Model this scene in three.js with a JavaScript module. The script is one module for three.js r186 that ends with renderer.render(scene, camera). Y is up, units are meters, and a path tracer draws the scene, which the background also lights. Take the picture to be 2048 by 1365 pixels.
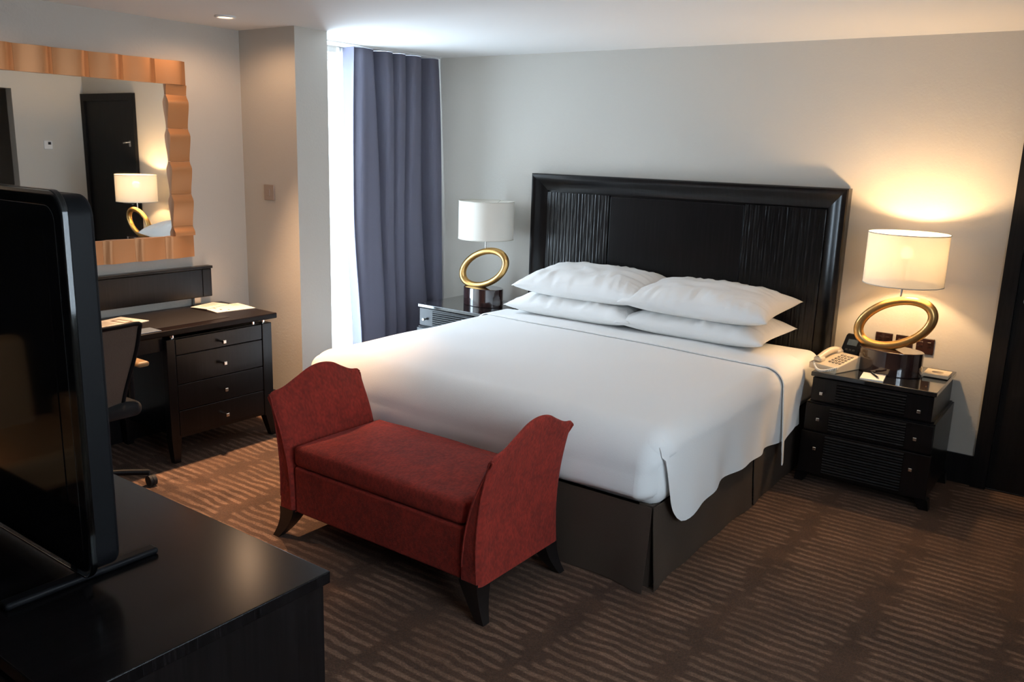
import * as THREE from 'three';
import { RoundedBoxGeometry } from 'three/addons/geometries/RoundedBoxGeometry.js';
import { mergeGeometries, mergeVertices, toCreasedNormals } from 'three/addons/utils/BufferGeometryUtils.js';
import { RectAreaLightUniformsLib } from 'three/addons/lights/RectAreaLightUniformsLib.js';
RectAreaLightUniformsLib.init();

// ------------------------------------------------------------ camera, sky, exposure
const scene = new THREE.Scene();
const renderer = new THREE.WebGLRenderer({ antialias: true });
renderer.toneMapping = THREE.LinearToneMapping;
renderer.toneMappingExposure = 1.0;
renderer.shadowMap.enabled = true;
renderer.shadowMap.type = THREE.PCFSoftShadowMap;
const camera = new THREE.PerspectiveCamera(43.86, 2048 / 1365, 0.05, 60);
const RAD = Math.PI / 180;
camera.rotation.set(-12.725 * RAD, 35.764 * RAD, 1.781 * RAD, 'YXZ');
camera.position.set(2.349, 1.701, 4.993);
scene.add(camera);
scene.background = new THREE.Color().setRGB(0.80, 0.91, 1.0);
scene.backgroundIntensity = 6;
const DAY = new THREE.Color().setRGB(0.66, 0.86, 1.06);
function daylight(w, h, intensity, pos, look) { // sky light entering through a window opening, laid in the plane of its pane
  const a = new THREE.RectAreaLight(DAY, intensity, w, h); a.position.set(...pos); a.lookAt(...look); scene.add(a); return a;
}
daylight(1.16, 2.10, 13.5, [-2.225, 1.20, 0.778], [0, 1.20, 0.778]);   // window beside the curtain
daylight(1.50, 1.20, 3.6, [2.94, 1.50, 3.45], [0, 1.50, 3.45]);        // added unseen window, fill daylight from the right

const WARM = new THREE.Color().setRGB(1.0, 0.62, 0.36);
const LAMP = new THREE.Color().setRGB(1.0, 0.645, 0.325);
const SPOT_CD = 40, SPILL_CD = 1.15, BULB_CD = 2.2;

// ------------------------------------------------------------ helpers
let seed = 7;
const rnd = () => { seed = (seed * 1664525 + 1013904223) >>> 0; return seed / 4294967296; };
const hash = (x, y) => { let h = (x * 374761393 + y * 668265263) | 0; h = Math.imul(h ^ (h >>> 13), 1274126177); return ((h ^ (h >>> 16)) >>> 0) / 4294967296; };
function vnoise(x, y, px = 0, py = 0) {
  const xi = Math.floor(x), yi = Math.floor(y), fx = x - xi, fy = y - yi;
  const w = (a, p) => p ? ((a % p) + p) % p : a;
  const sx = fx * fx * (3 - 2 * fx), sy = fy * fy * (3 - 2 * fy);
  const a = hash(w(xi, px), w(yi, py)), b = hash(w(xi + 1, px), w(yi, py)), c = hash(w(xi, px), w(yi + 1, py)), d = hash(w(xi + 1, px), w(yi + 1, py));
  return a + (b - a) * sx + (c - a) * sy + (a - b - c + d) * sx * sy;
}
const lerp = (a, b, t) => a + (b - a) * t;
const clamp = (v, a = 0, b = 1) => Math.min(b, Math.max(a, v));
const smooth = (a, b, v) => { const t = clamp((v - a) / (b - a)); return t * t * (3 - 2 * t); };
function table(pts) { // monotone-ish piecewise smooth interpolation through [x, y] pairs
  return x => {
    if (x <= pts[0][0]) return pts[0][1];
    for (let i = 1; i < pts.length; i++) if (x <= pts[i][0]) {
      const t = (x - pts[i - 1][0]) / (pts[i][0] - pts[i - 1][0]);
      const p0 = pts[Math.max(0, i - 2)][1], p1 = pts[i - 1][1], p2 = pts[i][1], p3 = pts[Math.min(pts.length - 1, i + 1)][1];
      return 0.5 * (2 * p1 + (p2 - p0) * t + (2 * p0 - 5 * p1 + 4 * p2 - p3) * t * t + (3 * p1 - p0 - 3 * p2 + p3) * t * t * t);
    }
    return pts[pts.length - 1][1];
  };
}
function boxUV(g) { // uv in metres from the face's main direction
  g = g.index ? g.toNonIndexed() : g;
  const p = g.attributes.position, uv = new Float32Array(p.count * 2);
  const a = new THREE.Vector3(), b = new THREE.Vector3(), c = new THREE.Vector3();
  for (let i = 0; i < p.count; i += 3) {
    a.fromBufferAttribute(p, i); b.fromBufferAttribute(p, i + 1); c.fromBufferAttribute(p, i + 2);
    const n = b.clone().sub(a).cross(c.clone().sub(a)); const x = Math.abs(n.x), y = Math.abs(n.y), z = Math.abs(n.z);
    for (let k = 0; k < 3; k++) {
      const v = [a, b, c][k];
      const q = y >= x && y >= z ? [v.x, v.z] : x >= z ? [v.z, v.y] : [v.x, v.y];
      uv[(i + k) * 2] = q[0]; uv[(i + k) * 2 + 1] = q[1];
    }
  }
  g.setAttribute('uv', new THREE.BufferAttribute(uv, 2));
  for (const k of Object.keys(g.attributes)) if (!['position', 'normal', 'uv'].includes(k)) g.deleteAttribute(k);
  if (!g.attributes.normal) g.computeVertexNormals();
  return g;
}
const merge = list => mergeGeometries(list.map(g => boxUV(g)));
const at = (g, x, y, z, rx = 0, ry = 0, rz = 0) => { g.applyMatrix4(new THREE.Matrix4().compose(new THREE.Vector3(x, y, z), new THREE.Quaternion().setFromEuler(new THREE.Euler(rx, ry, rz, 'YXZ')), new THREE.Vector3(1, 1, 1))); return g; };
const box = (w, h, d, x = 0, y = 0, z = 0) => at(new THREE.BoxGeometry(w, h, d), x, y, z);
const rbox = (w, h, d, r, x = 0, y = 0, z = 0, seg = 3) => at(new RoundedBoxGeometry(w, h, d, seg, Math.min(r, w / 2.01, h / 2.01, d / 2.01)), x, y, z);
const bb = (x0, x1, y0, y1, z0, z1, r = 0) => r ? rbox(x1 - x0, y1 - y0, z1 - z0, r, (x0 + x1) / 2, (y0 + y1) / 2, (z0 + z1) / 2) : box(x1 - x0, y1 - y0, z1 - z0, (x0 + x1) / 2, (y0 + y1) / 2, (z0 + z1) / 2);
const cyl = (r0, r1, h, x, y, z, n = 24, open = false) => at(new THREE.CylinderGeometry(r1, r0, h, n, 1, open), x, y + h / 2, z);
const V = (x, y, z) => new THREE.Vector3(x, y, z);
const tube = (pts, r, n = 24, m = 8, closed = false) => new THREE.TubeGeometry(new THREE.CatmullRomCurve3(pts.map(p => V(...p)), closed), n, r, m, closed);
function surf(nu, nv, f, closeU = false) {
  const pos = [], idx = [];
  for (let j = 0; j <= nv; j++) for (let i = 0; i <= nu; i++) pos.push(...f(i / nu, j / nv));
  for (let j = 0; j < nv; j++) for (let i = 0; i < nu; i++) { const a = j * (nu + 1) + i, b = a + 1, c = a + nu + 1, d = c + 1; idx.push(a, c, b, b, c, d); }
  let g = new THREE.BufferGeometry(); g.setAttribute('position', new THREE.Float32BufferAttribute(pos, 3)); g.setIndex(idx);
  if (closeU) g = mergeVertices(g, 1e-5);
  g.computeVertexNormals(); return g;
}
function weld(list, tol = 1e-4) { // join patches that share borders into one smooth surface
  const gs = list.map(g => { const h = new THREE.BufferGeometry(); h.setAttribute('position', g.attributes.position.clone()); h.setIndex(g.index ? g.index.clone() : null); return h; });
  const m = mergeVertices(mergeGeometries(gs), tol); m.computeVertexNormals(); return m;
}
function smoothUV(g) { const p = g.attributes.position, uv = new Float32Array(p.count * 2); for (let i = 0; i < p.count; i++) { uv[2 * i] = p.getX(i) + 0.6 * p.getY(i); uv[2 * i + 1] = p.getZ(i) - 0.8 * p.getY(i); } g.setAttribute('uv', new THREE.BufferAttribute(uv, 2)); return g; }
function shell(g, t) { // give an indexed sheet a thickness t inwards along its normals and close its rim
  const p = g.attributes.position, n = g.attributes.normal, N = p.count, pos = [], src = Array.from(g.index.array), idx = src.slice();
  for (let i = 0; i < N; i++) pos.push(p.getX(i), p.getY(i), p.getZ(i));
  for (let i = 0; i < N; i++) pos.push(p.getX(i) - n.getX(i) * t, p.getY(i) - n.getY(i) * t, p.getZ(i) - n.getZ(i) * t);
  const edge = new Map();
  for (let i = 0; i < src.length; i += 3) {
    idx.push(src[i] + N, src[i + 2] + N, src[i + 1] + N);
    for (const [a, b] of [[src[i], src[i + 1]], [src[i + 1], src[i + 2]], [src[i + 2], src[i]]]) { const k = a < b ? a + '_' + b : b + '_' + a; edge.has(k) ? edge.set(k, null) : edge.set(k, [a, b]); }
  }
  for (const e of edge.values()) if (e) { const [a, b] = e; idx.push(a, a + N, b, b, a + N, b + N); }
  const h = new THREE.BufferGeometry(); h.setAttribute('position', new THREE.Float32BufferAttribute(pos, 3)); h.setIndex(idx);
  return toCreasedNormals(h, 1.0);
}
const used = new Map();
function numbered(name) { const k = used.get(name) || 0; used.set(name, k + 1); return k ? `${name}_${String(k).padStart(3, '0')}` : name; }
function thing(name, label, category, pos = [0, 0, 0], turn = 0, group) {
  const o = new THREE.Group(); o.name = numbered(name); o.position.set(...pos); o.rotation.y = turn; scene.add(o);
  o.userData = { label, category }; if (group) o.userData.group = group; return o;
}
function part(parent, name, geo, mat, label) {
  const g = Array.isArray(geo) ? merge(geo) : geo.attributes.uv && geo.userData.keepUV ? geo : boxUV(geo);
  const m = new THREE.Mesh(g, mat); m.name = name; m.castShadow = m.receiveShadow = true; if (label) m.userData.label = label; parent.add(m); return m;
}
function single(name, geo, mat, label, category, group) {
  const m = part(scene, numbered(name), geo, mat); m.userData = { label, category }; if (group) m.userData.group = group; return m;
}
function struct(name, geo, mat, label, category) {
  const m = part(scene, name, geo, mat); m.userData = { kind: 'structure', label, category }; return m;
}

// ------------------------------------------------------------ textures and materials
function tex(w, h, f, srgb, rx = 1, ry = 1) {
  const d = new Uint8Array(w * h * 4);
  for (let y = 0; y < h; y++) for (let x = 0; x < w; x++) { const c = f(x, y), i = (y * w + x) * 4; d[i] = clamp(c[0]) * 255; d[i + 1] = clamp(c[1]) * 255; d[i + 2] = clamp(c[2]) * 255; d[i + 3] = 255; }
  const t = new THREE.DataTexture(d, w, h, THREE.RGBAFormat); t.wrapS = t.wrapT = THREE.RepeatWrapping; t.magFilter = THREE.LinearFilter; t.minFilter = THREE.LinearMipmapLinearFilter; t.generateMipmaps = true;
  if (srgb) t.colorSpace = THREE.SRGBColorSpace; t.repeat.set(rx, ry); t.needsUpdate = true; return t;
}
const g1 = v => [v, v, v];
const weave = tex(256, 256, (x, y) => g1(0.5 + 0.22 * Math.sin(x * Math.PI / 2) * Math.sin(y * Math.PI / 2) + 0.35 * (vnoise(x / 2, y / 8, 128, 32) - 0.5) + 0.3 * (vnoise(x / 8, y / 2, 32, 128) - 0.5)), false, 5, 5);
const plaster = tex(256, 256, (x, y) => g1(0.5 + 0.5 * (vnoise(x / 4, y / 4, 64, 64) - 0.5) + 0.4 * (vnoise(x, y, 256, 256) - 0.5)), false, 1.6, 1.6);
const velvetBump = tex(256, 256, (x, y) => g1(0.5 + 0.7 * (vnoise(x / 1.5, y / 3, 0, 0) - 0.5) + 0.6 * (vnoise(x / 16, y / 24, 16, 11) - 0.5)), false, 3, 3);
const velvetCol = tex(256, 256, (x, y) => { const v = 0.86 + 0.12 * (vnoise(x / 20, y / 26, 13, 10) - 0.5) + 0.22 * (vnoise(x / 4, y / 6, 64, 43) - 0.5); return [0.64 * v, 0.185 * v, 0.128 * v]; }, true, 2.2, 2.2);
const grain = tex(256, 256, (x, y) => { const v = 0.8 + 0.5 * (vnoise(x / 3, y / 60, 86, 5) - 0.5) + 0.3 * (vnoise(x, y / 20, 256, 13) - 0.5); return [0.085 * v, 0.075 * v, 0.078 * v]; }, true, 2, 1);
const hash1 = n => hash(n, 91);
// carpet: tan broken lines in columns on a brown ground; one tile = 1.76 m x 1.504 m
const CW = 1024, CH = 1024;
const carpetFn = (x, y) => {
  const X = x / CW * 4, Y = y / CH * 32;
  const wob = 0.40 * (vnoise(X * 4, Y * 0.5, 16, 16) - 0.5) + 0.20 * (vnoise(X * 12, Y, 48, 32) - 0.5), row = Math.floor(Y + wob), col = Math.floor(X), fx = X - col, fy = Y + wob - row;
  const rr = ((row % 32) + 32) % 32;
  const s = 0.02 + 0.17 * hash(rr, col * 7 + 3), e = 1.0 - 0.17 * hash(rr, col * 7 + 5);
  const on = smooth(s - 0.03, s + 0.03, fx) * (1 - smooth(e - 0.03, e + 0.03, fx));
  const line = smooth(0.18, 0.36, fy) * (1 - smooth(0.60, 0.80, fy));
  const fleck = 0.55 + 0.9 * vnoise(x / 5, y / 3, 205, 341);
  return clamp(on * line * fleck * (0.45 + 0.8 * vnoise(X * 3, Y / 4, 12, 8)));
};
const carpetCol = tex(CW, CH, (x, y) => {
  const m = carpetFn(x, y), n = 0.86 + 0.30 * (vnoise(x / 1.4, y / 1.4) - 0.5) + 0.16 * (vnoise(x / 60, y / 60, 17, 17) - 0.5);
  return [lerp(0.35, 0.525, m) * n, lerp(0.25, 0.405, m) * n, lerp(0.185, 0.325, m) * n];
}, true, 1 / 1.76, 1 / 1.504);
const carpetBump = tex(512, 512, (x, y) => g1(0.4 + 0.35 * carpetFn(x * 2, y * 2) + 0.5 * (vnoise(x, y) - 0.5)), false, 1 / 1.76, 1 / 1.504);

const P = o => new THREE.MeshPhysicalMaterial(o), S = o => new THREE.MeshStandardMaterial(o), lin = (r, g, b) => new THREE.Color().setRGB(r, g, b);
const M = {
  wall: S({ color: lin(0.545, 0.515, 0.465), roughness: 0.75, bumpMap: plaster, bumpScale: 0.0006 }),
  ceiling: S({ color: lin(0.78, 0.77, 0.75), roughness: 0.9 }),
  carpet: S({ map: carpetCol, roughness: 1, bumpMap: carpetBump, bumpScale: 0.004 }),
  wood: P({ map: grain, roughness: 0.28, specularIntensity: 0.6, clearcoat: 0.06, clearcoatRoughness: 0.16 }),
  woodTop: P({ map: grain, roughness: 0.21, specularIntensity: 0.35, clearcoat: 0.0, clearcoatRoughness: 0.2 }),
  deskTop: P({ color: lin(0.0062, 0.0036, 0.0034), roughness: 0.30, specularIntensity: 0.25 }),
  glassTop: P({ color: lin(0.012, 0.012, 0.012), roughness: 0.07, clearcoat: 1, clearcoatRoughness: 0.03 }),
  doorWood: P({ map: grain, roughness: 0.55, specularIntensity: 0.4 }),
  leg: S({ color: lin(0.007, 0.005, 0.0045), roughness: 0.4 }),
  chrome: S({ color: lin(0.78, 0.77, 0.74), metalness: 1, roughness: 0.18 }),
  steel: S({ color: lin(0.45, 0.45, 0.45), metalness: 1, roughness: 0.35 }),
  gold: S({ color: lin(0.72, 0.44, 0.16), metalness: 1, roughness: 0.33 }),
  lampBase: P({ color: lin(0.030, 0.014, 0.013), roughness: 0.12, clearcoat: 1, clearcoatRoughness: 0.04 }),
  shadeOff: P({ color: lin(0.80, 0.77, 0.70), roughness: 0.75, transmission: 0.12, thickness: 0, bumpMap: weave, bumpScale: 0.0004, side: THREE.DoubleSide }),
  copper: S({ color: lin(0.52, 0.25, 0.11), metalness: 0.65, roughness: 0.42 }),
  mirror: S({ color: lin(0.90, 0.91, 0.90), metalness: 1, roughness: 0.012 }),
  sheet: P({ color: lin(0.86, 0.855, 0.845), roughness: 0.85, bumpMap: weave, bumpScale: 0.0004, sheen: 0.2, sheenRoughness: 0.6, side: THREE.DoubleSide }),
  pillow: P({ color: lin(0.84, 0.835, 0.82), roughness: 0.8, bumpMap: weave, bumpScale: 0.0005, sheen: 0.2, sheenRoughness: 0.6 }),
  skirt: S({ color: lin(0.060, 0.041, 0.029), roughness: 0.65, bumpMap: weave, bumpScale: 0.0008, side: THREE.DoubleSide }),
  velvet: P({ map: velvetCol, roughness: 0.9, bumpMap: velvetBump, bumpScale: 0.0015, sheen: 0.35, sheenRoughness: 0.45, sheenColor: lin(0.42, 0.18, 0.24) }),
  curtain: P({ color: lin(0.145, 0.145, 0.20), roughness: 0.85, bumpMap: weave, bumpScale: 0.0006, transmission: 0.02, thickness: 0, side: THREE.DoubleSide }),
  sheer: P({ color: lin(0.9, 0.9, 0.9), roughness: 1, transmission: 0.6, thickness: 0, side: THREE.DoubleSide }),
  glass: P({ color: lin(1, 1, 1), roughness: 0, transmission: 1, thickness: 0, ior: 1.45 }),
  white: S({ color: lin(0.75, 0.75, 0.74), roughness: 0.5 }),
  frameGrey: S({ color: lin(0.5, 0.5, 0.5), roughness: 0.4, metalness: 0.3 }),
  cream: P({ color: lin(0.66, 0.56, 0.42), roughness: 0.38, clearcoat: 0.2 }),
  keyGrey: S({ color: lin(0.30, 0.25, 0.19), roughness: 0.5 }),
  black: P({ color: lin(0.006, 0.006, 0.007), roughness: 0.45, specularIntensity: 0.18 }),
  blackGloss: P({ color: lin(0.006, 0.006, 0.007), roughness: 0.07, clearcoat: 0.6, clearcoatRoughness: 0.04 }),
  rubber: S({ color: lin(0.012, 0.012, 0.012), roughness: 0.7 }),
  acrylic: P({ color: lin(0.93, 0.97, 0.96), roughness: 0.06, transmission: 1, thickness: 0.01, ior: 1.49, attenuationColor: lin(0.6, 0.75, 0.72), attenuationDistance: 0.25 }),
  display: S({ color: lin(0.05, 0.065, 0.075), roughness: 0.15 }),
  paper: S({ color: lin(0.83, 0.80, 0.74), roughness: 0.7 }),
  socket: P({ color: lin(0.028, 0.012, 0.010), roughness: 0.22, clearcoat: 0.5 }),
  switchPlate: S({ color: lin(0.42, 0.33, 0.27), roughness: 0.35, metalness: 0.4 }),
  meshBack: S({ color: lin(0.085, 0.060, 0.045), roughness: 0.9, bumpMap: weave, bumpScale: 0.002, side: THREE.DoubleSide }),
  seatFab: S({ color: lin(0.006, 0.006, 0.0065), roughness: 0.95, bumpMap: weave, bumpScale: 0.001 }),
  armTan: S({ color: lin(0.24, 0.15, 0.07), roughness: 0.45 }),
  tanLeather: S({ color: lin(0.36, 0.20, 0.09), roughness: 0.5 }),
  blueSlab: S({ color: lin(0.13, 0.16, 0.20), roughness: 0.3 }),
};

// ------------------------------------------------------------ the room
const XM = -2.14, XR = 2.88, HC = 2.345, ZB = 6.3, ZS = 1.653, ZW = 1.41, XC = -1.637, T = 0.2;
struct('floor', bb(XM - T, 4.4, -0.12, 0, -T, ZB + T), M.carpet, 'brown patterned carpet with broken tan lines in columns', 'floor');
struct('ceiling', bb(XM - T, 4.4, HC, HC + 0.15, -T, ZB + T), M.ceiling, 'plain off-white flat ceiling', 'ceiling');
struct('wall_back', bb(XM - T, 4.4, 0, HC, -T, 0), M.wall, 'off-white wall behind the headboard', 'wall');
struct('wall_rear', bb(XM - T, XR + 0.12, 0, HC, ZB, ZB + T), M.wall, 'off-white wall opposite the headboard', 'wall');
const WY0 = 0.10, WY1 = 2.30, WZ0 = 0.15, WZ1 = 1.405;
struct('wall_left', [bb(XM - T, XM, 0, HC, ZW, ZB), bb(XM - T, XM, 0, HC, 0, WZ0), bb(XM - T, XM, 0, WY0, WZ0, ZW), bb(XM - T, XM, WY1, HC, WZ0, ZW)], M.wall, 'off-white wall carrying the mirror and the window', 'wall');
struct('wall_column', bb(XM, XC, 0, HC, ZW, ZS), M.wall, 'projecting off-white pier between desk corner and window', 'wall');
struct('wall_right', [bb(XR, XR + 0.12, 0, HC, 0, 0.74), bb(XR, XR + 0.12, 2.16, HC, 0.74, 2.0), bb(XR, XR + 0.12, 0, HC, 2.0, 2.65), bb(XR, XR + 0.12, 0, HC, 4.25, ZB), bb(XR, XR + 0.12, 0, 0.85, 2.65, 4.25), bb(XR, XR + 0.12, 2.15, HC, 2.65, 4.25)], M.wall, 'off-white wall with thermostat seen in the mirror', 'wall');
struct('wall_corridor', [bb(4.28, 4.4, 0, HC, 0, 2.1), bb(XR + 0.12, 4.28, 0, HC, 2.0, 2.1)], M.wall, 'wall of the small lobby beyond the opening', 'wall');
struct('baseboard_back', bb(1.09, 1.86, 0, 0.162, 0, 0.016), M.doorWood, 'dark baseboard under the wall beside the door', 'baseboard');
struct('baseboard_left', [bb(XM, XM + 0.016, 0, 0.162, ZS, ZB), bb(XM + 0.016, XC, 0, 0.162, ZS, ZS + 0.016), bb(XC, XC + 0.016, 0, 0.162, ZW, ZS + 0.016)], M.doorWood, 'dark baseboard around the desk corner', 'baseboard');
{ // window
  const w = new THREE.Group(); w.name = 'window_1'; scene.add(w); w.userData = { kind: 'structure', label: 'tall bright window beside the grey-blue curtain', category: 'window' };
  const x0 = XM - 0.15, x1 = XM - 0.09, f = 0.045;
  part(w, 'window_frame', [bb(x0, x1, WY0, WY1, WZ0, WZ0 + f), bb(x0, x1, WY0, WY1, WZ1 - f, WZ1), bb(x0, x1, WY0, WY0 + f, WZ0, WZ1), bb(x0, x1, WY1 - f, WY1, WZ0, WZ1)], M.white);
  part(w, 'pane', bb(XM - 0.124, XM - 0.118, WY0 + f, WY1 - f, WZ0 + f, WZ1 - f), M.glass);
  part(w, 'window_sill', bb(XM - 0.2, XM + 0.02, WY0 - 0.02, WY0, WZ0, WZ1), M.white);
}
{ // added window out of view, put in to carry daylight from the right
  const w = new THREE.Group(); w.name = 'window_2'; scene.add(w); w.userData = { kind: 'structure', label: 'added window in the right-hand wall, outside the picture, for daylight from that side', category: 'window' };
  const x0 = XR + 0.07, x1 = XR + 0.115, f = 0.045, a = 2.65, b = 4.25, c = 0.85, d = 2.15;
  part(w, 'window_frame', [bb(x0, x1, c, d, a, a + f), bb(x0, x1, c, d, b - f, b), bb(x0, x1, c, c + f, a, b), bb(x0, x1, d - f, d, a, b)], M.white);
  part(w, 'pane', bb(XR + 0.09, XR + 0.096, c + f, d - f, a + f, b - f), M.glass);
}
{ // dark door on the headboard wall, far right
  const d = new THREE.Group(); d.name = 'door_1'; scene.add(d); d.userData = { kind: 'structure', label: 'dark wooden door in the corner right of the headboard wall', category: 'door' };
  part(d, 'door_frame', [bb(1.852, 1.925, 0, 2.15, 0, 0.035), bb(2.81, 2.878, 0, 2.15, 0, 0.035), bb(1.925, 2.81, 2.075, 2.15, 0, 0.035)], M.doorWood);
  part(d, 'door_leaf', bb(1.927, 2.808, 0.008, 2.073, 0.0, 0.018), M.doorWood);
  part(d, 'door_handle', [cyl(0.024, 0.024, 0.012, 0, 0, 0).applyMatrix4(new THREE.Matrix4().makeRotationX(Math.PI / 2).setPosition(1.985, 1.03, 0.018)), tube([[1.985, 1.03, 0.025], [1.985, 1.03, 0.06], [2.01, 1.03, 0.066], [2.09, 1.03, 0.066]], 0.009, 20)], M.steel);
  part(d, 'coat_hook', [bb(1.955, 1.985, 1.61, 1.67, 0.018, 0.024, 0.003), tube([[1.97, 1.655, 0.022], [1.985, 1.65, 0.06], [2.02, 1.645, 0.064]], 0.007, 12)], M.steel);
}
{ // lobby cupboard door, seen as a dark strip in the mirror
  const c = thing('wardrobe', 'dark wardrobe in the lobby at the far left of the mirror reflection', 'wardrobe', [3.9, 0, 1.2]);
  part(c, 'body', bb(-0.22, 0.30, 0.06, 2.05, -0.42, 0.5, 0.004), M.doorWood);
  for (const k of [0, 1]) { const d = part(c, 'door', bb(-0.245, -0.222, 0.08, 2.03, -0.41 + k * 0.455, 0.035 + k * 0.455, 0.003), M.doorWood); part(d, 'handle', bb(-0.27, -0.247, 0.95, 1.15, k ? 0.09 : -0.01, k ? 0.105 : 0.005, 0.004), M.steel); }
  part(c, 'plinth', bb(-0.2, 0.28, 0, 0.06, -0.4, 0.48), M.black);
}
{
  const t = thing('thermostat', 'small white wall thermostat with a dark display, reflected in the mirror', 'thermostat', [XR, 1.60, 0.42]);
  part(t, 'plate', rbox(0.014, 0.09, 0.09, 0.004, -0.007, 0, 0), M.white); part(t, 'display', box(0.003, 0.028, 0.03, -0.0155, 0.018, -0.012), M.black);
}
// downlights above the desk
[[-1.70, 2.06], [-1.70, 3.45]].forEach(([x, z], i) => {
  const d = thing('ceiling_downlight', i ? 'recessed warm downlight above the far left half of the desk' : 'recessed warm downlight above the desk corner beside the pier', 'downlight', [x, HC, z], 0, 'downlights above the desk');
  part(d, 'trim_ring', at(new THREE.TorusGeometry(0.048, 0.008, 8, 32), 0, -0.003, 0, Math.PI / 2), M.white);
  const lens = part(d, 'lens', cyl(0.042, 0.042, 0.004, 0, -0.005, 0, 24), S({ color: lin(0.9, 0.85, 0.75), emissive: WARM, emissiveIntensity: 6 }));
  lens.castShadow = false;
  const s = new THREE.SpotLight(WARM, SPOT_CD, 0, 33 * RAD, 1.0, 2); s.position.set(0, -0.012, 0); s.target.position.set(0.42, -2.33, 0.22); s.castShadow = true; s.shadow.radius = 1.5; d.add(s); d.add(s.target);
  const w = new THREE.SpotLight(WARM, SPILL_CD, 0, 84 * RAD, 0.35, 2); w.position.set(0, -0.012, 0); w.target.position.set(0, -2.3, 0); w.castShadow = true; w.shadow.radius = 2; d.add(w); d.add(w.target); // spill around the beam
});

// ------------------------------------------------------------ bed
const bed = thing('bed', 'king-size bed base and mattress with brown pleated valance', 'bed');
part(bed, 'base', bb(-0.99, 0.99, 0.05, 0.33, 0.10, 2.13, 0.01), M.black);
part(bed, 'mattress', rbox(2.05, 0.30, 2.06, 0.075, 0, 0.482, 1.12, 6), M.sheet, 'mattress in a white fitted sheet');
{ // valance panels; a gap with a set-back pleat between neighbours
  const panel = (a, b, top, flareA, flareB, nrm) => shell(surf(40, 12, (u, v) => {
    const y = lerp(top, 0.004, v), s = lerp(0, 1, u), e = Math.pow(v, 1.3) * (0.035 * Math.exp(-Math.pow((u - 0) / 0.12, 2)) * flareA + 0.035 * Math.exp(-Math.pow((1 - u) / 0.12, 2)) * flareB + 0.003 * Math.sin(u * 19 + v * 2) + 0.01);
    return [lerp(a[0], b[0], s) + nrm[0] * e, y, lerp(a[1], b[1], s) + nrm[1] * e];
  }), 0.003);
  const top = 0.352;
  part(bed, 'valance_panel', panel([1.012, 2.155], [1.012, 1.085], top, 0.4, 0.3, [1, 0]), M.skirt);
  part(bed, 'valance_panel', panel([1.012, 1.060], [1.012, 0.12], top, 0.3, 0.3, [1, 0]), M.skirt);
  part(bed, 'valance_panel', panel([0.03, 2.16], [1.005, 2.16], top, 0.3, 0.9, [0, 1]), M.skirt);
  part(bed, 'valance_panel', panel([-1.005, 2.16], [0.0, 2.16], top, 0.5, 0.3, [0, 1]), M.skirt);
  part(bed, 'valance_panel', panel([-1.012, 0.12], [-1.012, 2.155], top, 0.3, 0.4, [-1, 0]), M.skirt);
  for (const g of [bb(0.985, 1.0, 0.004, top, 1.03, 1.12), bb(-0.04, 0.07, 0.004, top, 2.13, 2.142), merge([bb(0.94, 1.002, 0.004, top, 2.125, 2.14), bb(0.988, 1.002, 0.004, top, 2.08, 2.1255)])]) part(bed, 'valance_pleat', g, M.skirt);
}
const sheet = thing('bed_sheet', 'white top sheet over the bed, tucked at the foot and hanging at the side', 'sheet');
const XE = 0.935, ZA = 2.02, topY = (x, z) => 0.650 + 0.010 * (1 - (x / XE) ** 2) + 0.0042 * (vnoise(x * 3 + 9, z * 4 + 3) - 0.5) + 0.010 * (vnoise(x * 1.4 + 40, z * 2.1 + x * 1.1) - 0.5) + 0.003 * Math.sin(z * 9 + x * 6) * vnoise(x * 2, z * 2);
const NA = 12, NS = 10;
function sideProfile(k, r, ry, yb) { // k = 0..NA arc, NA..NA+NS straight down to yb
  if (k <= NA) { const a = k / NA * Math.PI / 2; return [r * Math.sin(a), -ry * (1 - Math.cos(a))]; }
  return [r, null, (k - NA) / NS];
}
const dropR = table([[0.48, 0.30], [0.62, 0.30], [0.8, 0.27], [1.2, 0.285], [1.546, 0.275], [1.8, 0.262], [1.967, 0.247], [2.03, 0.285], [2.09, 0.37], [2.13, 0.56]]);
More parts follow.
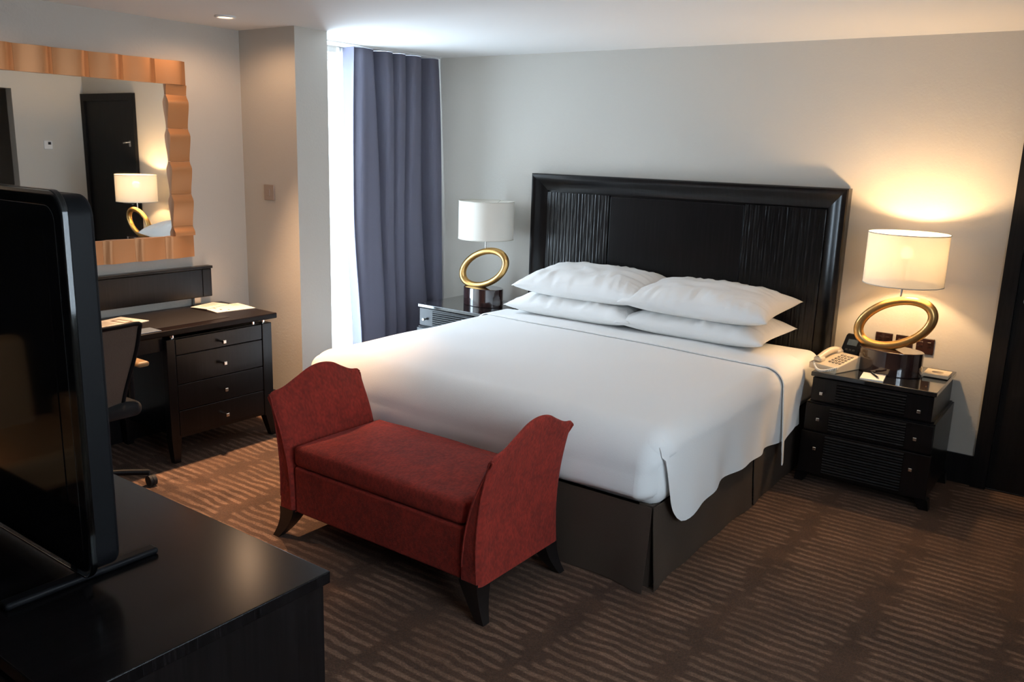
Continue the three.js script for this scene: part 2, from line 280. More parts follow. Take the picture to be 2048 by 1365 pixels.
function sheetGeo() {
  const nz = 46, z0 = 0.52, zs = [...Array(nz + 1)].map((_, i) => lerp(z0, ZA, i / nz)), list = [], nx = 56;
  const grid = (rows, flip) => { // rows of points -> indexed surface
    const pos = [], idx = [], n = rows[0].length; rows.forEach(r => r.forEach(p => pos.push(...p)));
    for (let j = 0; j < rows.length - 1; j++) for (let i = 0; i < n - 1; i++) { const a = j * n + i; flip ? idx.push(a, a + 1, a + n, a + 1, a + n + 1, a + n) : idx.push(a, a + n, a + 1, a + 1, a + n, a + n + 1); }
    const g = new THREE.BufferGeometry(); g.setAttribute('position', new THREE.Float32BufferAttribute(pos, 3)); g.setIndex(idx); return g;
  };
  const footP = (k, y0, bulge) => { const RZ = 0.165, RY = 0.17; if (k <= NA) { const a = k / NA * Math.PI / 2; return [RZ * Math.sin(a), y0 - RY * (1 - Math.cos(a))]; } const t = (k - NA) / NS; return [RZ + bulge * Math.sin(t * Math.PI) * 0.008 - 0.05 * smooth(0.72, 1, t), lerp(y0 - RY, 0.362, Math.min(1, t * 1.08))]; };
  // top + foot
  const xs = [...Array(nx + 1)].map((_, i) => lerp(-XE, XE, i / nx));
  list.push(grid([...zs.map(z => xs.map(x => [x, topY(x, z), z])), ...[...Array(NA + NS)].map((_, k) => xs.map(x => { const q = footP(k + 1, topY(x, ZA), 1); return [x, q[1] + (k > NA + NS - 4 ? 0.006 * Math.sin(x * 9) : 0), ZA + q[0] + 0.004 * (vnoise(x * 5, k * 0.3 + 7) - 0.5) * smooth(2, 8, k)]; }))]));
  for (const s of [1, -1]) {
    // side drape
    const zz = [...zs]; 
    const rowAt = z => [...Array(NA + NS + 1)].map((_, k) => {
      const y0 = topY(s * XE, Math.min(z, ZA)), yb = s > 0 ? dropR(z) : 0.28; const q = sideProfile(k, 0.10, 0.10, yb);
      if (k <= NA) return [s * (XE + q[0]), y0 + q[1], z];
      const t = q[2], y = lerp(y0 - 0.10, yb, t), hang = (y0 - 0.10 - y);
      return [s * (XE + 0.10 + hang * (s > 0 ? 0.045 + 0.055 * Math.sin(z * 11 + 0.8) + 0.03 * Math.sin(z * 23 + 2) + 0.10 * smooth(1.85, 2.05, z) : 0.02)), y, z];
    });
    list.push(grid(zz.map(rowAt), s < 0));
    // hanging flap past the corner
    if (s > 0) { const fl = [...Array(9)].map((_, i) => lerp(ZA, 2.125, i / 8)); list.push(grid(fl.map(z => rowAt(z).slice(NA - 3).map(([x, y, zz2], i) => [x - 0.9 * (z - ZA) ** 1.6 * (1 - i / 14) , y, zz2])))); }
    // rounded corner
    const nf = 12; list.push(grid([...Array(nf + 1)].map((_, f) => { const a = f / nf * Math.PI / 2, ca = Math.cos(a), sa = Math.sin(a); return [...Array(NA + NS + 1)].map((_, k) => {
      const y0 = topY(s * XE, ZA), fp = footP(k, y0, 1), sx = k <= NA ? sideProfile(k, 0.10, 0.10)[0] : 0.09 - 0.05 * smooth(0.72, 1, (k - NA) / NS), sy = k <= NA ? y0 + sideProfile(k, 0.10, 0.10)[1] : lerp(y0 - 0.10, 0.362, Math.min(1, (k - NA) / NS * 1.08));
      const w = sa * sa; return [s * (XE + sx * ca), lerp(sy, fp[1], w), ZA + fp[0] * sa]; }); }), s < 0));
  }
  return list;
}
{
  const g = weld(sheetGeo().map(g => g), 1e-4); part(sheet, 'sheet_body', Object.assign(smoothUV(g), { userData: { keepUV: true } }), M.sheet);
  // turned-back band near the pillows
  const rows = [], nz = 14, nk = NA + NS;
  const zEdge = x => 0.755 + 0.05 * smooth(-0.4, 1, x) - 0.05 * smooth(-0.3, -1, x) + 0.006 * Math.sin(x * 7), zHead = 0.47;
  const dropB = table([[0, 0.33], [0.25, 0.30], [0.55, 0.245], [0.8, 0.20], [1, 0.165]]);
  const line = v => {
    const pts = []; const lift = 0.012;
    const side = s => [...Array(nk)].map((_, i) => { const k = i + 1, z = lerp(zHead, zEdge(s), v) + 0.0, y0 = topY(s * XE, z) + lift, q = sideProfile(k, 0.10 + lift, 0.10);
      if (k <= NA) return [s * (XE + q[0]), y0 + q[1], z + 0.045 * (k / NA) * s * 0];
      const t = q[2], yb = s > 0 ? dropB(v) : 0.3, y = lerp(y0 - 0.10, yb, t), h = y0 - 0.10 - y; return [s * (XE + 0.10 + lift + h * (0.06 + 0.05 * Math.sin(v * 7 + 1))), y, z + 0.14 * t * (1 - v * 0.75) + 0.0]; });
    pts.push(...side(-1).reverse());
    for (let i = 0; i <= 56; i++) { const x = lerp(-XE, XE, i / 56), z = lerp(zHead, zEdge(x), v); pts.push([x, topY(x, z) + lift * (v > 0.97 ? 0.75 : 1), z]); }
    pts.push(...side(1)); return pts;
  };
  for (let j = 0; j <= nz; j++) rows.push(line(j / nz));
  const n = rows[0].length; const g2 = surf(n - 1, nz, (u, v) => rows[Math.round(v * nz)][Math.round(u * (n - 1))]);
  part(sheet, 'turned_back_band', shell(g2, 0.006), M.sheet, 'folded-back band of the sheet below the pillows');
}
function pillow(label, cx, y0, cz, a, b, H, turn, tilt, k) {
  const f = side => surf(64, 44, (i, j) => {
    const u = i * 2 - 1, v = j * 2 - 1; const e = Math.pow(Math.max(0, (1 - Math.pow(Math.abs(u), 3.4)) * (1 - Math.pow(Math.abs(v), 2.8))), 0.52);
    const wr = 0.016 * (vnoise(u * 5 + k * 13, v * 4 + k * 5) - 0.5) + 0.022 * Math.pow(Math.abs(u), 3) * (vnoise(u * 3 + 3 * k, v * 14 + k) - 0.5) + 0.034 * Math.pow(Math.abs(v), 2) * (vnoise(u * 16 + k, v * 3 + k * 2) - 0.5);
    const cre = 0.008 * smooth(0.1, 0.6, v) * smooth(-0.3, 0.5, u) * Math.pow(1 - Math.abs(2 * vnoise(u * 11 + k * 7, v * 4 + u * 3 + k) - 1), 3);
    return [a * u * (1 - 0.09 * (1 - v * v)), side > 0 ? H * 0.58 * e + (wr + cre) * e : -H * 0.42 * e, side * b * v * (1 - 0.10 * (1 - u * u)) * (side > 0 ? 1 : 1)];
  });
  const g = weld([f(1), f(-1)]);
  const m = new THREE.Mesh(Object.assign(smoothUV(g), {}), M.pillow); m.name = numbered('pillow'); m.castShadow = m.receiveShadow = true;
  m.position.set(cx, y0 + H * 0.42, cz); m.rotation.set(tilt, turn, 0, 'YXZ'); m.userData = { label, category: 'pillow', group: 'pillows on the bed' }; scene.add(m);
}
pillow('white pillow at the bottom of the left stack, beside the window', -0.42, 0.655, 0.35, 0.46, 0.27, 0.17, 0.02, 0.03, 1);
pillow('white pillow at the bottom of the right stack, beside the telephone', 0.40, 0.655, 0.35, 0.46, 0.27, 0.165, -0.02, 0.03, 2);
pillow('white pillow on top of the left stack, the highest of the four', -0.36, 0.795, 0.35, 0.46, 0.27, 0.20, 0.02, 0.10, 3);
pillow('white pillow on top of the right stack, nearest the lit lamp', 0.42, 0.79, 0.365, 0.46, 0.27, 0.19, -0.03, 0.10, 4);

// ------------------------------------------------------------ headboard
{
  const h = thing('headboard', 'tall black-brown wooden headboard with ribbed side panels behind the pillows', 'headboard');
  const X0 = 1.061, Y1 = 1.547, fw = 0.112, Yb = 0.22;
  const prof = [[0, 0.012], [0, 0.082], [0.06, 0.090], [0.22, 0.090], [0.34, 0.084], [0.55, 0.064], [0.78, 0.050], [1, 0.046], [1, 0.02]];
  const rail = (A, B, a, b) => { // outer corners A,B and inner corners a,b (x, y)
    const g = surf(prof.length - 1, 1, (u, v) => { const p = prof[Math.round(u * (prof.length - 1))]; const o = v ? B : A, i = v ? b : a; return [lerp(o[0], i[0], p[0]), lerp(o[1], i[1], p[0]), p[1]]; });
    return toCreasedNormals(g, 0.6);
  };
  part(h, 'frame_rail', rail([-X0, Y1], [X0, Y1], [-X0 + fw, Y1 - fw], [X0 - fw, Y1 - fw]), M.wood);
  part(h, 'frame_rail', rail([X0, Y1], [X0, Yb], [X0 - fw, Y1 - fw], [X0 - fw, Yb]), M.wood);
  part(h, 'frame_rail', rail([-X0, Yb], [-X0, Y1], [-X0 + fw, Yb], [-X0 + fw, Y1 - fw]), M.wood);
  part(h, 'backing', bb(-X0 + 0.005, X0 - 0.005, Yb, Y1 - 0.005, 0.001, 0.03), M.wood);
  part(h, 'centre_panel', rbox(0.915, 1.2, 0.02, 0.004, 0.006, 0.82, 0.038), M.wood);
  for (const s of [-1, 1]) {
    const x0 = s < 0 ? -0.945 : 0.468, x1 = s < 0 ? -0.456 : 0.945, nr = 30;
    part(h, 'ribbed_panel', shell(surf(nr * 6, 26, (u, v) => { const y = lerp(1.425, 0.25, v), x = lerp(x0, x1, u); return [x, y, 0.050 + (s < 0 ? 0.0020 : 0.0036) * Math.abs(Math.sin(Math.PI * nr * (u + 0.004 * Math.sin(y * 30 + u * 40))))]; }), 0.02), M.wood);
  }
}

// ------------------------------------------------------------ nightstands
function nightstand(label, cx) {
  const n = thing('nightstand', label, 'nightstand', [cx, 0, 0], 0, 'nightstands beside the bed');
  const hw = 0.303, zF = 0.563;
  part(n, 'top', bb(-hw, hw, 0.588, 0.612, 0.02, zF, 0.004), M.glassTop);
  part(n, 'body', [bb(-hw + 0.012, hw - 0.012, 0.452, 0.588, 0.025, zF - 0.03), bb(-hw - 0.01, hw + 0.01, 0.05, 0.446, 0.022, zF - 0.02), bb(-hw + 0.0, hw - 0.0, 0.446, 0.452, 0.025, zF - 0.04)], M.wood);
  const dr = [[0.458, 0.582, hw - 0.01, zF - 0.008], [0.296, 0.440, hw + 0.008, zF], [0.058, 0.288, hw + 0.016, zF + 0.006]];
  const ky = [0.506, 0.366, 0.207];
  dr.forEach(([y0, y1, w, z], i) => {
    const d = part(n, 'drawer', bb(-w, w, y0, y1, z - 0.03, z, 0.003), M.wood);
    const nr = Math.round((y1 - y0 - 0.02) / 0.0145);
    part(d, 'ribbed_front', shell(surf(2, nr * 6, (u, v) => [lerp(-w + 0.125, w - 0.125, u), lerp(y1 - 0.01, y0 + 0.01, v), z + 0.001 + 0.006 * Math.abs(Math.sin(Math.PI * nr * v))]), 0.004), M.wood);
    for (const s of [-1, 1]) part(d, 'knob', [cyl(0.005, 0.005, 0.018, 0, 0, 0, 12).applyMatrix4(new THREE.Matrix4().makeRotationX(Math.PI / 2).setPosition(s * 0.236, ky[i], z)), rbox(0.018, 0.018, 0.014, 0.003, s * 0.236, ky[i], z + 0.022)], M.chrome);
  });
  for (const sx of [-1, 1]) for (const [zz, dz] of [[zF - 0.032, 0.0], [0.06, 0.0]]) part(n, 'leg', surfLeg([sx * (hw - 0.006), 0.056, zz], [sx * (hw + 0.010), 0, zz + dz], 0.062, 0.046), M.wood);
  return n;
}
function surfLeg(a, b, w0, w1, n = 6, curve = 0) { // tapered square leg from a (top) to b (foot), optional sabre curve
  const g = []; const ring = t => { const w = lerp(w0, w1, t) / 2, k = t * t * curve + t * (1 - curve), x = lerp(a[0], b[0], k), y = lerp(a[1], b[1], t), z = lerp(a[2], b[2], k); return [[x - w, y, z - w], [x + w, y, z - w], [x + w, y, z + w], [x - w, y, z + w], [x - w, y, z - w]]; };
  const body = surf(4, n, (u, v) => ring(v)[Math.round(u * 4)]);
  const cap = t => { const r = ring(t); const q = new THREE.BufferGeometry(); q.setAttribute('position', new THREE.Float32BufferAttribute([...r[0], ...r[1], ...r[2], ...r[0], ...r[2], ...r[3]], 3)); q.computeVertexNormals(); return q; };
  return merge([toCreasedNormals(body, 0.5), cap(0), cap(1)]);
}
nightstand('black nightstand left of the bed, under the unlit lamp', -1.376);
nightstand('black nightstand right of the bed, under the lit lamp', 1.406);

// ------------------------------------------------------------ table lamps
function lamp(label, x, z, lit, ringTurn) {
  const y0 = 0.612, l = thing('table_lamp', label, 'lamp', [x, y0, z], 0, 'gold ring table lamps');
  const el = new THREE.Shape(); el.absellipse(0, 0, 0.155, 0.10, 0, Math.PI * 2);
  part(l, 'base', at(new THREE.ExtrudeGeometry(el, { depth: 0.120, bevelEnabled: true, bevelThickness: 0.004, bevelSize: 0.004, bevelSegments: 3, curveSegments: 48 }), 0, 0.124, 0, Math.PI / 2), M.lampBase);
  // slanted oval ring with a tube that swells at the ends
  const A = 0.188, B = 0.110, th = 25.5 * RAD, cy = 0.264, N = 96, K = 20;
  const ring = surf(K, N, (u, v) => {
    const a = v * Math.PI * 2, b = u * Math.PI * 2, ca = Math.cos(a), sa = Math.sin(a);
    let nx = B * ca, ny = A * sa; const nl = Math.hypot(nx, ny); nx /= nl; ny /= nl;
    const r = 0.0222 + 0.0030 * ca * ca, px = A * ca + nx * r * Math.cos(b), py = B * sa + ny * r * Math.cos(b), pz = r * Math.sin(b) * 1.05;
    return [px * Math.cos(th) - py * Math.sin(th), px * Math.sin(th) + py * Math.cos(th) + cy, pz];
  }, true);
  const rg = part(l, 'ring', ring, M.gold, 'brushed gold oval ring'); rg.rotation.y = ringTurn; rg.geometry = toCreasedNormals(ring, 3.2); rg.geometry = boxUVkeep(ring);
  part(l, 'stem', [cyl(0.005, 0.005, 0.24, 0.012, 0.385, 0, 12), cyl(0.016, 0.016, 0.06, 0.012, 0.545, 0, 16)], M.chrome);
  const sy0 = 0.474, sy1 = 0.734, R = 0.193;
  const cloth = lit ? M.shadeLit : M.shadeOff;
  part(l, 'shade', at(new THREE.CylinderGeometry(R, R, sy1 - sy0, 64, 1, true), 0.012, (sy0 + sy1) / 2, 0), cloth, lit ? 'glowing cream drum shade' : 'white drum shade');
  part(l, 'shade_ring', [at(new THREE.TorusGeometry(R, 0.0028, 8, 64), 0.012, sy1, 0, Math.PI / 2), at(new THREE.TorusGeometry(R, 0.0028, 8, 64), 0.012, sy0, 0, Math.PI / 2)], M.shadeTrim);
  part(l, 'spider', [0, 1, 2].map(k => tube([[0.012, sy1 - 0.03, 0], [0.012 + Math.cos(k * 2.1 + 0.4) * R * 0.6, sy1 - 0.028, Math.sin(k * 2.1 + 0.4) * R * 0.6], [0.012 + Math.cos(k * 2.1 + 0.4) * R, sy1, Math.sin(k * 2.1 + 0.4) * R]], 0.002, 10, 6)), M.chrome);
  const bulb = part(l, 'bulb', at(new THREE.SphereGeometry(0.03, 20, 14), 0.012, 0.635, 0), lit ? S({ color: lin(1, 0.95, 0.85), emissive: LAMP, emissiveIntensity: 30 }) : M.white); bulb.castShadow = false;
  if (lit) { const p = new THREE.PointLight(LAMP, BULB_CD, 0, 2); p.position.set(0.012, 0.638, 0); p.castShadow = true; p.shadow.radius = 1.5; l.add(p); }
  return l;
}
function boxUVkeep(g) { const p = g.attributes.position, uv = new Float32Array(p.count * 2); for (let i = 0; i < p.count; i++) { uv[2 * i] = p.getX(i); uv[2 * i + 1] = p.getY(i); } g.setAttribute('uv', new THREE.BufferAttribute(uv, 2)); return g; }
M.shadeLit = P({ color: lin(0.78, 0.72, 0.60), roughness: 0.8, transmission: 0.085, thickness: 0, bumpMap: weave, bumpScale: 0.0004, side: THREE.DoubleSide });
M.shadeTrim = S({ color: lin(0.6, 0.57, 0.5), roughness: 0.7 });
lamp('gold ring lamp with unlit white drum shade on the left nightstand', -1.315, 0.275, false, 0.12);
lamp('gold ring lamp with glowing drum shade on the right nightstand', 1.425, 0.295, true, 0.0);

// ------------------------------------------------------------ things on the right nightstand
{
  const Y = 0.612, t = thing('telephone', 'cream desk telephone with keypad on the right nightstand', 'telephone', [1.178, Y, 0.405], -0.35);
  const sh = new THREE.Shape(); sh.moveTo(-0.105, 0); sh.lineTo(0.105, 0); sh.lineTo(0.105, 0.022); sh.lineTo(-0.075, 0.062); sh.quadraticCurveTo(-0.1, 0.066, -0.105, 0.05); sh.closePath();
  part(t, 'body', at(new THREE.ExtrudeGeometry(sh, { depth: 0.155, bevelEnabled: true, bevelThickness: 0.006, bevelSize: 0.005, bevelSegments: 3 }), 0.0775, 0.005, 0, 0, -Math.PI / 2, 0), M.cream);
  const slope = Math.atan2(0.04, 0.18), surfY = z => 0.005 + 0.022 + (0.105 - z) * 0.04 / 0.18 + 0.005;
  for (let r = 0; r < 5; r++) for (let c = 0; c < 4; c++) { const z = -0.045 + r * 0.025; part(t, 'key', at(rbox(0.013, 0.008, 0.014, 0.003), 0.006 + c * 0.02, surfY(z) + 0.002, z, slope, 0, 0), M.keyGrey); }
  const hs = part(t, 'handset', tube([[-0.047, 0.078, -0.095], [-0.047, 0.088, -0.04], [-0.047, 0.078, 0.02], [-0.047, 0.052, 0.085]], 0.017, 24, 12), M.cream);
  part(hs, 'ear_cup', [rbox(0.048, 0.028, 0.05, 0.012, -0.047, 0.074, -0.078), rbox(0.048, 0.028, 0.05, 0.012, -0.047, 0.050, 0.072)], M.cream);
  const cord = []; for (let i = 0; i <= 200; i++) { const s = i / 200, a = s * 150, bx = lerp(-0.06, 0.085, s), bz = 0.10 + 0.045 * Math.sin(s * Math.PI), by = 0.008 + 0.022 * (1 - Math.sin(s * Math.PI)); cord.push([bx, by + 0.005 * Math.sin(a), bz + 0.005 * Math.cos(a)]); }
  part(t, 'cord', tube(cord, 0.0026, 400, 6), M.paper, 'pale coiled cord');
}
{
  const d = thing('alarm_clock', 'black bedside device with small grey display behind the telephone', 'clock', [1.215, 0.612, 0.215], -0.2);
  const sh = new THREE.Shape(); sh.moveTo(-0.045, 0); sh.lineTo(0.05, 0); sh.lineTo(0.05, 0.05); sh.lineTo(-0.01, 0.14); sh.quadraticCurveTo(-0.03, 0.155, -0.045, 0.14); sh.closePath();
  part(d, 'body', at(new THREE.ExtrudeGeometry(sh, { depth: 0.09, bevelEnabled: true, bevelThickness: 0.006, bevelSize: 0.004, bevelSegments: 2 }), 0.045, 0.004, 0, 0, -Math.PI / 2, 0), M.black);
  const an = -Math.atan2(0.06, 0.09);
  part(d, 'display', at(box(0.055, 0.035, 0.003), 0, 0.116, 0.0135, an, 0, 0), M.display);
  for (let k = 0; k < 3; k++) part(d, 'button', at(rbox(0.014, 0.012, 0.006, 0.002), -0.02 + k * 0.02, 0.077, 0.038, an, 0, 0), M.rubber);
}
{
  const n = thing('notepad', 'small white notepad on the right nightstand in front of the lamp base', 'notepad', [1.390, 0.612, 0.475], 0.12);
  part(n, 'pages', bb(-0.055, 0.055, 0.0, 0.006, -0.072, 0.072), M.paper); part(n, 'cover_sheet', bb(-0.055, 0.055, 0.0061, 0.007, -0.072, 0.072), M.paper);
  const p = thing('pen', 'slim dark pen lying on the white notepad', 'pen', [1.395, 0.6235, 0.462], 0.55);
  part(p, 'barrel', at(new THREE.CylinderGeometry(0.0045, 0.0045, 0.105, 12), 0, 0, 0, Math.PI / 2), M.black); part(p, 'tip', at(new THREE.ConeGeometry(0.0044, 0.014, 12), 0, 0, 0.0595, Math.PI / 2), M.steel); part(p, 'clip', bb(-0.0015, 0.0015, 0.0043, 0.006, -0.05, -0.015), M.steel);
  const b = thing('trinket_box', 'flat cream box with a round recess at the back of the right nightstand', 'box', [1.645, 0.612, 0.20], 0.0);
  const ring = new THREE.Shape(); const w = 0.058, dd = 0.062; ring.moveTo(-w, -dd); ring.lineTo(w, -dd); ring.lineTo(w, dd); ring.lineTo(-w, dd); ring.closePath(); const hole = new THREE.Path(); hole.absarc(0, 0, 0.030, 0, Math.PI * 2, true); ring.holes.push(hole);
  part(b, 'body', at(new THREE.ExtrudeGeometry(ring, { depth: 0.014, bevelEnabled: true, bevelThickness: 0.002, bevelSize: 0.002, bevelSegments: 2, curveSegments: 32 }), 0, 0.020, 0, Math.PI / 2), M.cream);
  part(b, 'recess', cyl(0.0295, 0.0295, 0.009, 0, 0.0015, 0, 32), M.keyGrey);
}
[[1.322, 'left'], [1.428, 'middle'], [1.535, 'right']].forEach(([x, w], i) => {
  const s = thing('wall_socket', ['dark brown wall socket seen through the lamp ring, nearest the bed', 'dark brown wall socket half hidden by the lit lamp ring', 'dark brown wall socket right of the lamp ring, nearest the door'][i], 'socket', [x, 0.722, 0], 0, 'wall sockets behind the right nightstand');
  part(s, 'plate', rbox(0.09, 0.088, 0.01, 0.003, 0, 0, 0.0052), M.socket);
  part(s, 'rocker', [rbox(0.02, 0.026, 0.006, 0.002, -0.02, 0.012, 0.011), rbox(0.02, 0.026, 0.006, 0.002, 0.02, 0.012, 0.011)], M.socket);
  for (const k of [-1, 1]) part(s, 'screw', cyl(0.004, 0.004, 0.002, 0, 0, 0, 10).applyMatrix4(new THREE.Matrix4().makeRotationX(Math.PI / 2).setPosition(k * 0.034, 0, 0.0095)), M.chrome);
});

// ------------------------------------------------------------ curtain
{
  const c = thing('curtain', 'grey-blue floor-length curtain gathered in folds beside the window', 'curtain');
  const zL = y => lerp(0.80, 0.865, smooth(0.2, 1.3, y)) + 0.0, zR = y => 0.022;
  const nF = 5.5;
  const g = surf(240, 30, (u, v) => {
    const y = lerp(2.335, 0.012, v), w = u + 0.045 * Math.sin(u * 11 + 0.6) * (0.6 + 0.4 * v) + 0.02 * Math.sin(v * 3 + u * 9), a = 0.046 + 0.036 * vnoise(u * 6, 3.2), ph = w * nF * Math.PI * 2;
    const flare = (1 - 0.30 * Math.exp(-v * 7)) * smooth(0.02, 0.14, u), uz = Math.max(0, (u - 0.07) / 0.93);
    const sx = Math.sin(ph) + 0.25 * Math.sin(2 * ph + 1.2 + v);
    return [-2.015 - lerp(0.10, -0.045, smooth(0, 0.085, u)) * (1 - smooth(0.085, 0.2, u)) + 0.05 * smooth(0.75, 1, u) * v + a * flare * sx + 0.012 * Math.sin(v * 4 + u * 5) * v, y, lerp(zL(y), zR(y), uz) + 0.018 * Math.cos(ph + 0.5) * flare - 0.02 * (1 - smooth(0, 0.07, u))];
  });
  part(c, 'drape', shell(g, 0.003), M.curtain);
  part(c, 'track', bb(-2.10, -1.95, 2.337, 2.3445, 0.03, 1.39), M.white);
  const s = thing('sheer_curtain', 'thin white sheer curtain showing at the window edge of the drape', 'curtain');
  part(s, 'drape', surf(90, 10, (u, v) => { const y = lerp(2.335, 0.015, v); return [-2.132 + 0.006 * Math.sin(u * 40), y, lerp(0.885, 0.55, u) - 0.03 * v]; }), M.sheer);
}
{
  const s = thing('light_switch', 'square brownish switch plate on the pier beside the desk', 'switch', [-1.893, 1.404, ZS]);
  part(s, 'plate', rbox(0.092, 0.092, 0.010, 0.003, 0, 0, 0.0052), M.switchPlate); part(s, 'rocker', rbox(0.022, 0.04, 0.006, 0.002, 0, 0, 0.0115), M.switchPlate);
}

// ------------------------------------------------------------ mirror with wavy copper frame
{
  const m = thing('wall_mirror', 'large wall mirror in a wavy copper-gold block frame above the desk', 'mirror', [XM, 0, 0]);
  const zR = 2.043, nT = 9, seg = 0.1845, zL = zR + nT * seg, yT = 2.128, yB = 1.026, fw = 0.128, nS = 6, sg = (yT - yB) / nS;
  part(m, 'glass', bb(0.004, 0.018, yB + fw - 0.012, yT - fw + 0.012, zR + fw - 0.012, zL - fw + 0.012), M.mirror);
  part(m, 'backing', bb(0.0005, 0.004, yB + 0.02, yT - 0.02, zR + 0.02, zL - 0.02), M.black);
  const wave = t => 0.026 + 0.020 * (t < 0.78 ? smooth(0, 0.78, t) : 1 - smooth(0.78, 1, t));
  // a block: local strip along s (length L), across w; depth follows the wave
  const block = (L, W, map, a0 = 0, a1 = 1) => {
    const n = 14, g = surf(n, 3, (u, v) => { const d = wave(lerp(a0, a1, u)), s = u * L; return map(s, v === 0 || v === 1 ? (v ? W : 0) : (v < 0.5 ? 0 : W), v === 0 || v === 1 ? 0.002 : d); });
    const cap = u => { const q = new THREE.BufferGeometry(), d = wave(u ? a1 : a0), s = u * L; const A = map(s, 0, 0.002), B = map(s, W, 0.002), C = map(s, W, d), D = map(s, 0, d); q.setAttribute('position', new THREE.Float32BufferAttribute([...A, ...B, ...C, ...A, ...C, ...D], 3)); q.computeVertexNormals(); return q; };
    return merge([toCreasedNormals(g, 0.7), cap(0), cap(1)]);
  };
  for (let k = 0; k < nT; k++) {
    part(m, 'frame_block', block(seg - 0.001, fw, (s, w, d) => [d, yT - w, zR + (k + 1) * seg - s]), M.copper);
    part(m, 'frame_block', block(seg - 0.001, fw, (s, w, d) => [d, yB + w, zR + k * seg + s]), M.copper);
  }
  for (let k = 0; k < nS; k++) {
    const y0 = k === 0 ? yB + fw : yB + k * sg, y1 = k === nS - 1 ? yT - fw : yB + (k + 1) * sg; const a0 = k === 0 ? fw / sg : 0, a1 = k === nS - 1 ? 1 - fw / sg : 1;
    part(m, 'frame_block', block(y1 - y0 - 0.001, fw, (s, w, d) => [d, y0 + s, zR + w], a0, a1), M.copper);
    part(m, 'frame_block', block(y1 - y0 - 0.001, fw, (s, w, d) => [d, y0 + s, zL - w], a0, a1), M.copper);
  }
}

// ------------------------------------------------------------ desk
{
  const d = thing('writing_desk', 'black writing desk with drawers and raised back panel below the mirror', 'desk', [0, 0, 0]);
  const zR = 1.905, zL = 3.72, xF = -1.60, xB = -2.12;
  part(d, 'desktop', bb(xB, xF + 0.01, 0.703, 0.735, zR - 0.035, zL + 0.03, 0.006), M.deskTop);
  part(d, 'leather_inlay', bb(-2.05, -1.665, 0.7352, 0.7365, 2.14, 3.35), S({ color: lin(0.0042, 0.0032, 0.0036), roughness: 0.45 }));
  for (const [z0, z1] of [[zR, 2.575], [3.06, zL]]) {
    part(d, 'pedestal', bb(xB + 0.02, xF - 0.018, 0.145, 0.682, z0 + 0.03, z1 - 0.03), M.wood);
    part(d, 'stile', [bb(xF - 0.05, xF, 0.13, 0.682, z0, z0 + 0.066, 0.004), bb(xF - 0.05, xF, 0.13, 0.682, z1 - 0.05, z1, 0.004), bb(xB + 0.01, xB + 0.06, 0.13, 0.682, z0, z0 + 0.05, 0.004), bb(xB + 0.01, xB + 0.06, 0.13, 0.682, z1 - 0.05, z1, 0.004), bb(xF - 0.03, xF - 0.006, 0.135, 0.15, z0 + 0.05, z1 - 0.05)], M.wood);
    const ys = [[0.592, 0.678, 0.626], [0.432, 0.588, 0.505], [0.288, 0.428, 0.354], [0.150, 0.284, 0.208]];
    for (const [a, b, ky] of ys) {
      const dr = part(d, 'drawer', bb(xF - 0.022, xF - 0.002, a, b, z0 + 0.069, z1 - 0.053, 0.003), M.wood);
      const kz = (z0 + z1) / 2 + 0.008;
      part(dr, 'knob', [at(new THREE.CylinderGeometry(0.005, 0.005, 0.03, 12), xF + 0.012, ky, kz, 0, 0, Math.PI / 2), rbox(0.014, 0.02, 0.02, 0.003, xF + 0.03, ky, kz)], M.chrome);
    }
    for (const [x, dx] of [[xF - 0.03, 0.012], [xB + 0.04, 0]]) for (const [z, dz] of [[z0 + 0.035, -0.03], [z1 - 0.03, 0.002]]) part(d, 'leg', surfLeg([x, 0.15, z], [x + dx, 0, z + dz], 0.058, 0.036), M.wood);
    for (const z of [z0 + 0.04, z0 + 0.11, z1 - 0.05]) part(d, 'spacer', cyl(0.013, 0.013, 0.0215, xF - 0.03, 0.682, z, 20), M.chrome, 'chrome spacer between drawers and desktop');
    part(d, 'spacer', cyl(0.013, 0.013, 0.0215, xB + 0.06, 0.682, z0 + 0.06, 20), M.chrome);
  }
  part(d, 'apron', bb(xF - 0.06, xF - 0.035, 0.62, 0.703, 2.575, 3.06), M.wood);
  const bp = part(d, 'back_panel', [bb(-2.122, -2.085, 0.782, 0.952, 1.955, 3.68, 0.003), bb(-2.125, -2.075, 0.952, 0.968, 1.95, 3.685, 0.003), bb(-2.1, -2.081, 0.785, 0.950, 1.957, 2.018, 0.003), bb(-2.1, -2.081, 0.785, 0.950, 2.026, 3.676, 0.003)], M.wood);
  part(bp, 'standoff', [2.05, 2.85, 3.6].map(z => bb(-2.118, -2.095, 0.735, 0.783, z - 0.02, z + 0.02)), M.steel);
}
